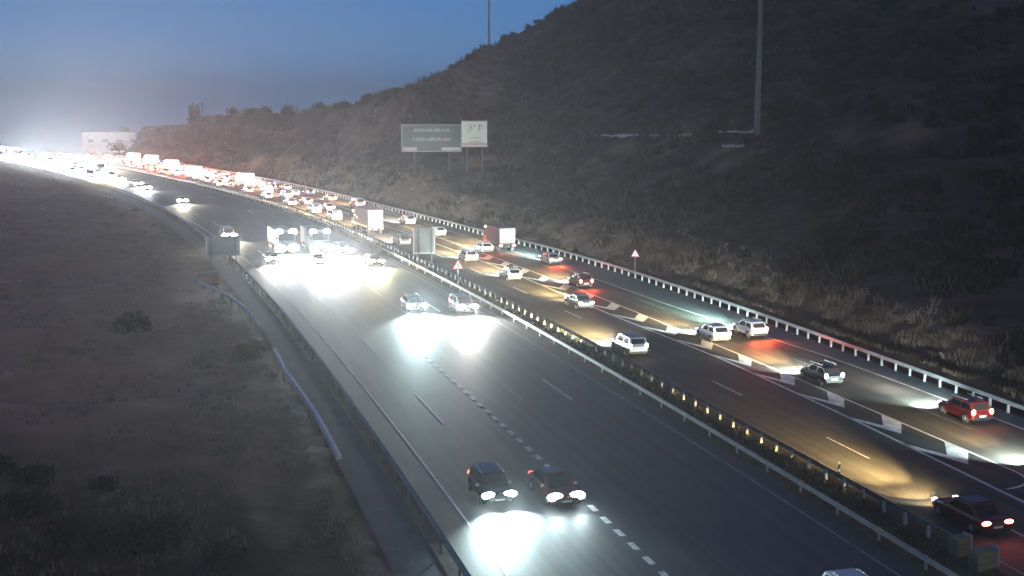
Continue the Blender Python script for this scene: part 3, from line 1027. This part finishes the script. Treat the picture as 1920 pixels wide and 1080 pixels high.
SPEC = {
 'hatchback': dict(L=4.1, W=1.76, H=1.48, belt=.90, cab=(-.475, -.37, .07, .27), hood=.86),
 'suv':       dict(L=4.55, W=1.86, H=1.70, belt=1.04, cab=(-.485, -.42, .09, .27), hood=1.0),
 'sedan':     dict(L=4.6, W=1.80, H=1.45, belt=.90, cab=(-.37, -.21, .07, .25), hood=.86),
 'van':       dict(L=5.0, W=1.95, H=2.0, belt=1.10, cab=(-.492, -.475, .22, .38), hood=1.05),
}

def lens(name, loc, r, mat, root):
    o = MB().ell((0, 0, 0), r).build(name, mat, root, True)
    o.location = loc
    return o

def ring(x, zb, zt, w, tuck=.88):
    pts = [(w * .80, zb), (w * .97, zb + .10), (w, zb + (zt - zb) * .5), (w * .985, zt - .12), (w * .93, zt - .035), (w * tuck * .9, zt)]
    return [(x, y, z) for y, z in pts] + [(x, -y, z) for y, z in reversed(pts)]

def car_template(kind, detail=True):
    sp = SPEC[kind]; L, W, H, belt = sp['L'], sp['W'], sp['H'], sp['belt']
    root = empty('car' if kind != 'van' else 'van')
    hw = W / 2
    hd = sp['hood']
    st = [(-.5, .42, belt * .70, .80), (-.49, .30, belt * .90, .92), (-.45, .24, belt, .97), (-.3, .22, belt + .01, 1), (0, .22, belt, 1), (.22, .22, belt - .02, 1),
          (.30, .22, hd, .99), (.42, .24, hd * .94, .96), (.475, .28, hd * .84, .88), (.5, .36, hd * .70, .74)]
    mb = MB()
    mb.loft([ring(x * L, zb, zt, hw * w) for x, zb, zt, w in st])
    rb, rt, ft, fb = [c * L for c in sp['cab']]
    yb, yt = hw * .93, hw * .76
    def cr(x, z, y):
        return [(x, y, z), (x, -y, z)]
    zb_ = belt - .04
    # cabin: bottom loop and roof loop with a softened roof edge
    bot = [(rb, yb * .94, zb_), (fb, yb * .92, zb_), (fb, -yb * .92, zb_), (rb, -yb * .94, zb_)]
    mid = [(rt - .06, yt + .03, H - .09), (ft + .10, yt + .03, H - .10), (ft + .10, -yt - .03, H - .10), (rt - .06, -yt - .03, H - .09)]
    topr = [(rt + .10, yt - .10, H - .005), (ft - .12, yt - .10, H - .01), (ft - .12, -yt + .10, H - .01), (rt + .10, -yt + .10, H - .005)]
    mb.loft([bot, mid, topr])
    body = mb.build('body', P_GREY, root)
    # glass, a few mm proud of the cabin faces
    def lerp(a, b, t): return tuple(a[i] + (b[i] - a[i]) * t for i in range(3))
    def pane(A, B, C, D, u0, u1, v0, v1, off):
        def q(u, v):
            p = lerp(lerp(A, B, u), lerp(D, C, u), v)
            return (p[0] + off[0], p[1] + off[1], p[2] + off[2])
        return [q(u0, v0), q(u1, v0), q(u1, v1), q(u0, v1)]
    m1 = MB(); m1.quad(*pane(bot[2], bot[1], mid[1], mid[2], .07, .93, .1, .94, (.012, 0, .008)))
    m2 = MB(); m2.quad(*pane(bot[3], bot[0], mid[0], mid[3], .10, .90, .22 if kind != 'van' else .35, .90, (-.014, 0, .006)))
    sides = []
    for a, b, c, d, sy in ((bot[0], bot[1], mid[1], mid[0], 1), (bot[3], bot[2], mid[2], mid[3], -1)):
        if kind == 'van' and detail:
            spans = [(.66, .93)]
        else:
            spans = [(.08, .44), (.48, .90)]
        for u0, u1 in spans:
            ms = MB(); ms.quad(*pane(a, b, c, d, u0, u1, .14, .90, (0, sy * .012, .003)))
            sides.append(ms)
    if detail:
        m1.build('windscreen', M_GLASS, root); m2.build('rear_window', M_GLASS, root)
        for ms in sides: ms.build('side_window', M_GLASS, root)
    else:
        m1.add(m2.v, m2.f)
        for ms in sides: m1.add(ms.v, ms.f)
        m1.build('windows', M_GLASS, root)
    for sy in (1, -1):
        lens('headlight', (L * .468, sy * hw * .70, hd * .78), (.14, .20, .10), E_WHITE, root)
        if kind in ('suv', 'van', 'hatchback'):
            lens('tail_light', (-L * .487, sy * hw * .80, belt * .93), (.07, .12, .16), E_TAIL, root)
        else:
            lens('tail_light', (-L * .487, sy * hw * .72, belt * .86), (.07, .20, .09), E_TAIL, root)
    wr = .33 if kind != 'suv' else .37
    if detail:
        for wx in (-.30, .31):
            for sy in (1, -1):
                w_ = MB().cyl((wx * L, sy * (hw - .20), wr), (wx * L, sy * (hw + .015), wr), wr, wr, 16).build('wheel', M_TYRE, root)
                MB().cyl((wx * L, sy * (hw + .0), wr), (wx * L, sy * (hw + .03), wr), wr * .62, wr * .58, 12).build('rim', M_RIM, w_)
        for sy in (1, -1):
            MB().box((L * .17, sy * (hw + .06), belt + .06), (.12, .2, .13), top=.8).build('mirror', M_TRIM, root)
        MB().box((-L * .497 - .01, 0, belt * .62), (.03, .52, .12)).build('number_plate', M_PLATE, root)
        MB().box((L * .497 + .01, 0, belt * .48), (.03, .52, .11)).build('number_plate', M_PLATE, root)
        MB().box((-L * .495, 0, .40), (.10, W * .80, .18)).build('rear_bumper', M_TRIM, root)
        MB().box((L * .495, 0, .50), (.06, W * .55, .16)).build('grille', M_TRIM, root)
    else:
        for wx in (-.30, .31):
            for sy in (1, -1):
                MB().cyl((wx * L, sy * (hw - .20), wr), (wx * L, sy * (hw + .015), wr), wr, wr, 10).build('wheel', M_TYRE, root)
    return root

def lorry_template(L, H, detail=True, curtain=P_BOXW):
    """cab in front, box body behind"""
    root = empty('lorry')
    W = 2.5; cl = 2.2
    f = L / 2
    mb = MB()
    prof = [(f - cl, .6), (f - .02, .6), (f, 1.3), (f - .08, 1.9), (f - .38, 2.95), (f - cl, 3.05)]
    mb.loft([[(x, y, z) for x, z in prof] for y in (-W / 2 + .02, W / 2 - .02)])
    mb.build('cab', P_WHITE, root)
    m1 = MB(); m1.quad((f - .07 + .012, -1.08, 1.95), (f - .07 + .012, 1.08, 1.95), (f - .35 + .012, 1.03, 2.85), (f - .35 + .012, -1.03, 2.85))
    for sy in (1, -1):
        y = sy * (W / 2 - .02 + .012)
        m1.quad((f - .35, y, 1.95), (f - 1.3, y, 1.95), (f - 1.3, y, 2.75), (f - .5, y, 2.75))
    m1.build('windscreen', M_GLASS, root)
    bx0, bx1 = -f, f - cl - .25
    bl = bx1 - bx0
    MB().box(((bx0 + bx1) / 2, 0, (1.15 + H) / 2), (bl, W, H - 1.15)).build('cargo_box', curtain, root)
    MB().box((bx0 - .02, 0, (1.2 + H) / 2), (.04, W - .16, H - 1.4)).build('rear_door', P_BOXW, root)
    MB().box((0, 0, .85), (L - .6, 1.0, .45)).build('chassis', M_TRIM, root)
    for wx in ([f - 1.3, -f + 1.2, -f + 2.5] if L < 11 else [f - 1.3, f - 4.0, -f + 1.2, -f + 2.5, -f + 3.8]):
        for sy in (1, -1):
            w_ = MB().cyl((wx, sy * .85, .5), (wx, sy * 1.23, .5), .5, .5, 14).build('wheel', M_TYRE, root)
            MB().cyl((wx, sy * 1.22, .5), (wx, sy * 1.26, .5), .27, .25, 10).build('rim', M_RIM, w_)
    for sy in (1, -1):
        lens('headlight', (f - .02, sy * .95, .85), (.1, .22, .14), E_WHITE, root)
        lens('tail_light', (-f - .03, sy * 1.0, .95), (.05, .2, .10), E_TAIL, root)
        lens('marker_lamp', (f - .5, sy * 1.0, 3.12), (.12, .16, .12), E_MARK, root)
        MB().box((f - .3, sy * 1.42, 2.3), (.12, .22, .5)).build('mirror', M_TRIM, root)
    return root

T = {}
for k in SPEC:
    T[k] = car_template(k, True)
    T[k + '_far'] = car_template(k, False)
T['lorry'] = lorry_template(9.0, 3.9)
T['lorry_dark'] = lorry_template(9.0, 3.25, curtain=mat_plain('curtain_grey', (.16, .17, .19), rough=.6, noise=.1, scale=1))
T['lorry_long'] = lorry_template(15.5, 4.0)
T['lorry_red'] = lorry_template(7.5, 3.5, curtain=mat_plain('curtain_dark_red', (.10, .02, .02), rough=.5, noise=.1, scale=1))
T['lorry_pink'] = lorry_template(11.5, 4.0, curtain=P_PINK)
used_t = set()

def lamp(name, parent, loc, rot, power, col, size=100, blend=.9, radius=.08, typ='SPOT'):
    l = bpy.data.lights.new(name, typ)
    l.energy = power; l.color = col
    l.shadow_soft_size = radius
    if typ == 'SPOT':
        l.spot_size = R(size); l.spot_blend = blend
    o = bpy.data.objects.new(name, l)
    COL.objects.link(o)
    o.parent = parent; o.location = loc; o.rotation_euler = rot
    return o

COOL, NEUT, WARM = (.74, .98, 1.0), (1.0, .97, .90), (1.0, .70, .30)
def vehicle(kind, s_, d_, out, pnt, label, group=None, head=None, tail=None, hmat=None, hcol=NEUT, hpow=60000, tpow=0, beams=2, cat=None, yaw=0, tcol=(1, .11, .04), marker=None, hs=1.0, ts=1.0, pitch=5.5):
    """out=True: drives away from the camera (growing s)"""
    t = T[kind]
    if kind in used_t:
        r = copy_tree(t)
    else:
        r = t; used_t.add(kind)
    x, y, z = P(s_, d_, .012)
    h = float(globals()['head'](s_))
    rz = h + math.pi / 2 + (0 if out else math.pi) + yaw
    r.location = (x, y, z); r.rotation_euler = (0, 0, rz)
    for k in ('label', 'category', 'group'):
        if k in r: del r[k]
    tag(r, label, cat or ('lorry' if 'lorry' in kind else ('van' if 'van' in kind else 'car')), group)
    f = 0
    hz = .66
    for ch in r.children:
        n = ch.name.split('.')[0]
        m = None
        if n == 'body' or n == 'cab': m = pnt
        elif n == 'headlight': m = hmat or E_WHITE
        elif n == 'tail_light': m = tail or E_TAIL
        elif n == 'marker_lamp': m = marker
        if m is not None and ch.type == 'MESH':
            ch.material_slots[0].link = 'OBJECT'; ch.material_slots[0].material = m
        if n == 'headlight' or n == 'marker_lamp': ch.scale = (1, hs, hs)  # lenses enlarged so their shape imitates bloom
        if n == 'tail_light': ch.scale = (1, ts, ts)
    base = kind.split('_')[0]
    L = {'lorry': 9.0 if kind in ('lorry', 'lorry_dark') else 7.5 if kind == 'lorry_red' else (15.5 if kind == 'lorry_long' else 11.5)}.get(base) or SPEC[base]['L']
    Wd = 1.9 if base == 'lorry' else SPEC[base]['W'] * .7
    if out: pitch = 4.6; hpow = hpow * 9
    if hpow:
        # a lamp points along its own -Z: tip it forward and a little down
        rot = (0, R(-90 + pitch), 0)
        for yy in ((Wd / 2, -Wd / 2) if beams == 2 else (0,)):
            bm = lamp('headlight_beam', r, (L / 2 + .18, yy, .72), rot, hpow * HEAD_I * (1 if beams == 2 else 1.8), hcol, (10.8 if out else 96), 1, .08)
            if out: bm.scale = (1, 3.0, 1)          # dipped beam: flat and wide, cut off at the horizon
    if hpow and out and beams == 2:
        sp_ = lamp('headlight_spill', r, (L / 2 + .2, 0, .75), (0, R(-78), 0), hpow * HEAD_I * .10, hcol, 26, 1, .1)
        sp_.scale = (1, 3.0, 1)
        lamp('headlight_spill', r, (L / 2 + .2, 0, .75), (0, R(-84), 0), hpow * HEAD_I * .014, hcol, 120, 1, .1)
    if tpow:
        for yy in (Wd / 2, -Wd / 2):
            lamp('tail_light_glow', r, (-L / 2 - .35, yy, .85), (0, R(82), 0), tpow * .55, tcol, 150, 1.0, .08)
    return r

# ---- nearest oncoming cars
v1 = vehicle('hatchback', 65.0, 16.45, False, P_BLACK, 'dark oncoming car with roof bars in the outermost lane, nearest the camera', hmat=E_COOL, hcol=COOL, hpow=260000, pitch=7, hs=1.9)
mb = MB()
for yy in (.62, -.62): mb.box((-.25, yy, 1.53), (1.7, .05, .05))
mb.build('roof_rail', M_GALV, v1)
for yy, xx in ((.62, -.9), (.62, -.6), (.5, -1.0), (-.62, -.9), (-.62, -.65)):  # pale beads stand in for glints on the roof bars
    MB().ell((xx, yy, 1.57), (.09, .03, .03), 6, 4).build('rail_glint', M_REFL, v1)
vehicle('sedan', 64.0, 19.85, False, P_DRED, 'dark oncoming car with tall bright headlights right of the nearest one', hmat=E_COOL, hcol=COOL, hpow=14000, pitch=3, hs=2.3)
vehicle('hatchback', 127.0, 25.75, False, P_GREY, 'oncoming car with bluish white headlights and a blown-out pool below', hmat=E_COOL, hcol=COOL, hpow=620000, pitch=4, hs=2.6)
vehicle('suv', 124.5, 30.4, False, P_SILVER, 'pale oncoming car with warm white headlights beside the median', hmat=E_WHITE, hcol=NEUT, hpow=480000, pitch=4, hs=2.6)
vehicle('sedan', 163.5, 29.6, False, P_BEIGE, 'oncoming car with yellowish headlights beside the median rail', hmat=E_WARM, hcol=(1.0, .9, .55), hpow=300000, pitch=4, hs=2.4)
vehicle('hatchback', 45.3, 27.5, False, P_WHITE, 'pale oncoming car cut off by the bottom edge', hmat=E_WHITE, hcol=NEUT, hpow=60000)
# ---- bright cluster
vehicle('lorry_dark', 183.0, 20.7, False, P_GREY, 'oncoming lorry with a very bright cab at the left of the bright cluster', hmat=E_COOL, hcol=(.85, .92, 1), hpow=560000, marker=E_MARK, pitch=4, hs=4)
vehicle('lorry_dark', 182.0, 25.4, False, P_GREY, 'oncoming lorry with dark cab and two roof lamps in the bright cluster', hmat=E_COOL, hcol=(.85, .95, 1), hpow=560000, marker=E_MARK, pitch=4, hs=3.4)
vehicle('suv', 176.0, 28.2, False, P_SILVER, 'oncoming car at the right edge of the bright cluster', hmat=E_WHITE, hcol=NEUT, hpow=420000, pitch=4, hs=3)
vehicle('hatchback', 166.0, 22.6, False, P_GREY, 'oncoming car in front of the two lorries of the bright cluster', hmat=E_WHITE, hcol=NEUT, hpow=330000, pitch=4, hs=3.5)
vehicle('sedan', 170.5, 17.2, False, P_GREY, 'oncoming car at the near left corner of the bright cluster', hmat=E_WHITE, hcol=NEUT, hpow=200000, pitch=4, hs=3)
# ---- single ones further back
vehicle('van', 201.0, 15.4, False, P_WHITE, 'oncoming van whose lights show just above the back of the left sign', hmat=E_WHITE, hcol=(1, .88, .66), hpow=260000, hs=3)
vehicle('sedan_far', 275.0, 19.0, False, P_GREY, 'lone oncoming car further back with warm white lights', hmat=E_WHITE, hcol=(1, .92, .75), hpow=240000, hs=3)
vehicle('hatchback_far', 318.0, 18.9, False, P_GREY, 'lone oncoming car leading the pair of lights far back', hmat=E_COOL, hcol=(.9, .94, 1), hpow=240000, hs=3.4)
vehicle('suv_far', 332.0, 19.6, False, P_GREY, 'lone oncoming car following in the pair of lights far back', hmat=E_COOL, hcol=(.9, .94, 1), hpow=240000, hs=3.4)

# ---- outbound cars, nearest first
vehicle('sedan', 54.0, 39.3, True, P_DRED, 'dark maroon outbound car beside the median at the lower right', hmat=E_WARM, hcol=WARM, tail=E_BRAKE, hpow=420000, tpow=40, ts=1.35, pitch=3)
vehicle('hatchback', 59.4, 49.4, True, P_GREY, 'outbound car entering the frame at the right edge', hmat=E_WARM, hcol=WARM, hpow=110000, ts=1.35, pitch=3)
vehicle('hatchback', 72.8, 52.6, True, P_RED, 'red outbound car beside the right guard rail', hmat=E_WHITE, hcol=NEUT, tail=E_BRAKE, hpow=120000, tpow=60, ts=1.35, pitch=3.5)
vehicle('hatchback', 85.4, 48.9, True, P_BLACK, 'black outbound car with three small white rear lights', hmat=E_WHITE, hcol=WARM, tail=mat_emit('tail_white_small', (1, .85, .85), 14), hpow=330000, ts=1.35, pitch=3)
vehicle('suv', 99.9, 38.7, True, P_SILVER, 'silver outbound estate car beside the median with a dark rear window', hmat=E_WARM, hcol=(1, .76, .32), tail=E_PALE, hpow=420000, ts=1.35, pitch=3)
vehicle('hatchback', 103.2, 48.4, True, P_WHITE, 'small white outbound car with a glaring square rear left of the braking car', hmat=E_WARM, hcol=WARM, tail=E_PALE, hpow=250000, ts=1.35)
vehicle('hatchback', 104.2, 52.7, True, P_WHITE, 'pale outbound car with red brake glare beside the right rail', hmat=E_WHITE, hcol=(.6, 1, .9), tail=E_BRAKE, hpow=500000, tpow=1500, ts=1.35)
vehicle('sedan', 123.5, 43.0, True, P_GREY, 'outbound car beside the chevron island with pale rear lights', hmat=E_WARM, hcol=(1, .76, .32), tail=E_PALE, hpow=420000, tpow=0, ts=1.35, pitch=3)
vehicle('hatchback', 137.2, 48.6, True, P_DRED, 'dark outbound car with strong red tail lights left of the red road patch', hmat=E_WARM, hcol=WARM, tail=E_BRAKE, hpow=300000, tpow=900, ts=1.35)
vehicle('hatchback', 145.0, 42.5, True, P_WHITE, 'small outbound car with a square white rear on the yellow lit lane', hmat=E_WARM, hcol=(1, .74, .32), tail=E_PALE, hpow=420000, ts=1.35, pitch=3)
vehicle('sedan', 157.5, 52.6, True, P_SILVER, 'outbound car against the right guard rail ahead of the red patch', hmat=E_WHITE, hcol=(.65, 1, .92), tail=E_BRAKE, hpow=400000, tpow=1100, ts=1.35)
vehicle('hatchback', 163.6, 42.9, True, P_WHITE, 'outbound car with a rounded blown-out rear right of the median sign', hmat=E_WARM, hcol=(1, .74, .32), tail=E_BRAKE, hpow=500000, tpow=0, ts=1.35)
vehicle('hatchback', 172.0, 48.0, True, P_WHITE, 'outbound car just left of the small lorry with pinkish rear glare', hmat=E_WARM, hcol=WARM, tail=E_BRAKE, hpow=400000, tpow=200, ts=1.35)
vehicle('lorry_red', 174.2, 51.2, True, P_RED, 'small outbound lorry with red markers beside the right rail', hmat=E_WARM, hcol=WARM, tail=E_BRAKE, hpow=240000, tpow=250, marker=mat_emit('marker_pink', (1, .5, .45), 20), ts=1.35)
vehicle('hatchback_far', 194.8, 48.2, True, P_WHITE, 'outbound car with a small white rear right of the median sign back', hmat=E_WARM, hcol=WARM, tail=E_PALE, hpow=330000, ts=1.35)
lr = vehicle('lorry_pink', 205.2, 39.2, True, P_BEIGE, 'outbound lorry with a pinkish side and glaring white rear door', hmat=E_WARM, hcol=WARM, tail=E_BRAKE, hpow=420000, marker=E_AMBER, ts=1.35)
for xx in (-4.5, -3, -1.5, 0, 1.5, 3, 4.4):
    MB().ell((xx, 1.27, 1.2), (.14, .05, .09), 8, 5).build('side_marker', E_AMBER, lr)
for xx in (1.5, 3):
    MB().ell((xx, 1.27, 1.9 + .2 * xx), (.2, .05, .10), 8, 5).build('side_marker', E_AMBER, lr)
vehicle('suv', 184.5, 39.2, True, P_GREY, 'outbound car hidden behind the grey sign back, following the pink sided lorry', hmat=E_WARM, hcol=(1, .85, .55), hpow=260000)
vehicle('suv_far', 214.0, 49.0, True, P_SILVER, 'outbound car half hidden beyond the lorry with the pinkish side', hmat=E_WARM, tail=E_PALE, hpow=270000, ts=1.35)
vehicle('van_far', 226.0, 38.8, True, P_WHITE, 'white outbound van in front of the lorry with the pinkish side', hmat=E_WARM, hcol=WARM, tail=E_PALE, hpow=360000, ts=1.35)

# ---- the far queue
PAINTS = [P_BLACK, P_WHITE, P_SILVER, P_GREY, P_RED, P_BLUE, P_BEIGE, P_WHITE]
PNAME = {'paint_black': 'black', 'paint_white': 'white', 'paint_silver': 'silver', 'paint_grey': 'dark grey', 'paint_red': 'red', 'paint_blue': 'blue', 'paint_beige': 'beige'}
FARK = ['hatchback_far', 'sedan_far', 'suv_far', 'hatchback_far', 'van_far']
rr = random.Random(11)
for lane, d_ in enumerate((39.0, 42.8, 46.6, 50.2)):
    s = 238 + rr.uniform(0, 8) + lane * 3
    while s < 512:
        if lane == 2 and s < 285:
            s += 12; continue
        kind = rr.choice(FARK)
        k = 'lorry' if rr.random() < .07 and s < 460 else kind
        red = s > 355
        pc = rr.choice(PAINTS)
        nm = 'white box lorry' if k == 'lorry' else PNAME[pc.name] + ' ' + {'hatchback_far': 'hatchback', 'sedan_far': 'saloon car', 'suv_far': 'tall estate car', 'van_far': 'van'}[k]
        vehicle(k, s, d_ + rr.uniform(-.25, .25), True, pc,
                nm + (' deep in the red tinted far part of the outbound queue' if red else ' in the nearer pale lit part of the outbound queue'),
                'outbound queue, far red part' if red else 'outbound queue, nearer pale part',
                hmat=E_WARM, hcol=(.88, .94, 1), tail=E_BRAKE, hpow=2500, tpow=(2600 if red else 200), beams=1, ts=1.6)
        s += rr.uniform(9, 14) + (10 if k == 'lorry' else 0) + (6 if s < 300 else 0)
for lane, d_ in enumerate((15.9, 19.4, 22.9, 26.4, 29.9)):
    s = (372, 350, 384, 404, 420)[lane] + rr.uniform(0, 6)
    while s < 540:
        k = 'lorry' if rr.random() < .08 else rr.choice(FARK)
        vehicle(k, s, d_ + rr.uniform(-.2, .2), False, rr.choice(PAINTS), ('lorry' if k == 'lorry' else 'vehicle') + ' lost in the white headlight glare of the far oncoming stream',
                'far oncoming stream', hmat=E_COOL, hcol=(.85, .93, 1), hpow=110000, beams=1, hs=4.0)
        s += rr.uniform(8, 13) + (8 if k == 'lorry' else 0)

for k, t in T.items():
    if k not in used_t:
        for ch in list(t.children_recursive): bpy.data.objects.remove(ch)
        bpy.data.objects.remove(t)

# ------------------------------------------------------------------ air
hz = MB().box((0, 2900, -90), (5400, 6200, 380)).build('haze', bpy.data.materials.new('haze'))
zmin = float(GZ.min())
hz.location = (0, 0, 0)
me = hz.data
for v in me.vertices:
    v.co.z = 100 if v.co.z > 0 else zmin - 1
    v.co.x = 2700 if v.co.x > 0 else -2700
    v.co.y = 6300 if v.co.y > 2900 else -200
m = me.materials[0]
m.use_nodes = True
nt = m.node_tree
for n in list(nt.nodes): nt.nodes.remove(n)
vo = nt.nodes.new('ShaderNodeVolumePrincipled')
vo.inputs['Color'].default_value = (.92, .93, .95, 1)
vo.inputs['Density'].default_value = HAZE  # haze added so the lamps glow, in place of camera bloom
vo.inputs['Anisotropy'].default_value = 0.7
out = nt.nodes.new('ShaderNodeOutputMaterial')
nt.links.new(vo.outputs[0], out.inputs['Volume'])
tag(hz, 'thin haze added over the road to imitate lamp bloom', 'haze', kind='stuff')
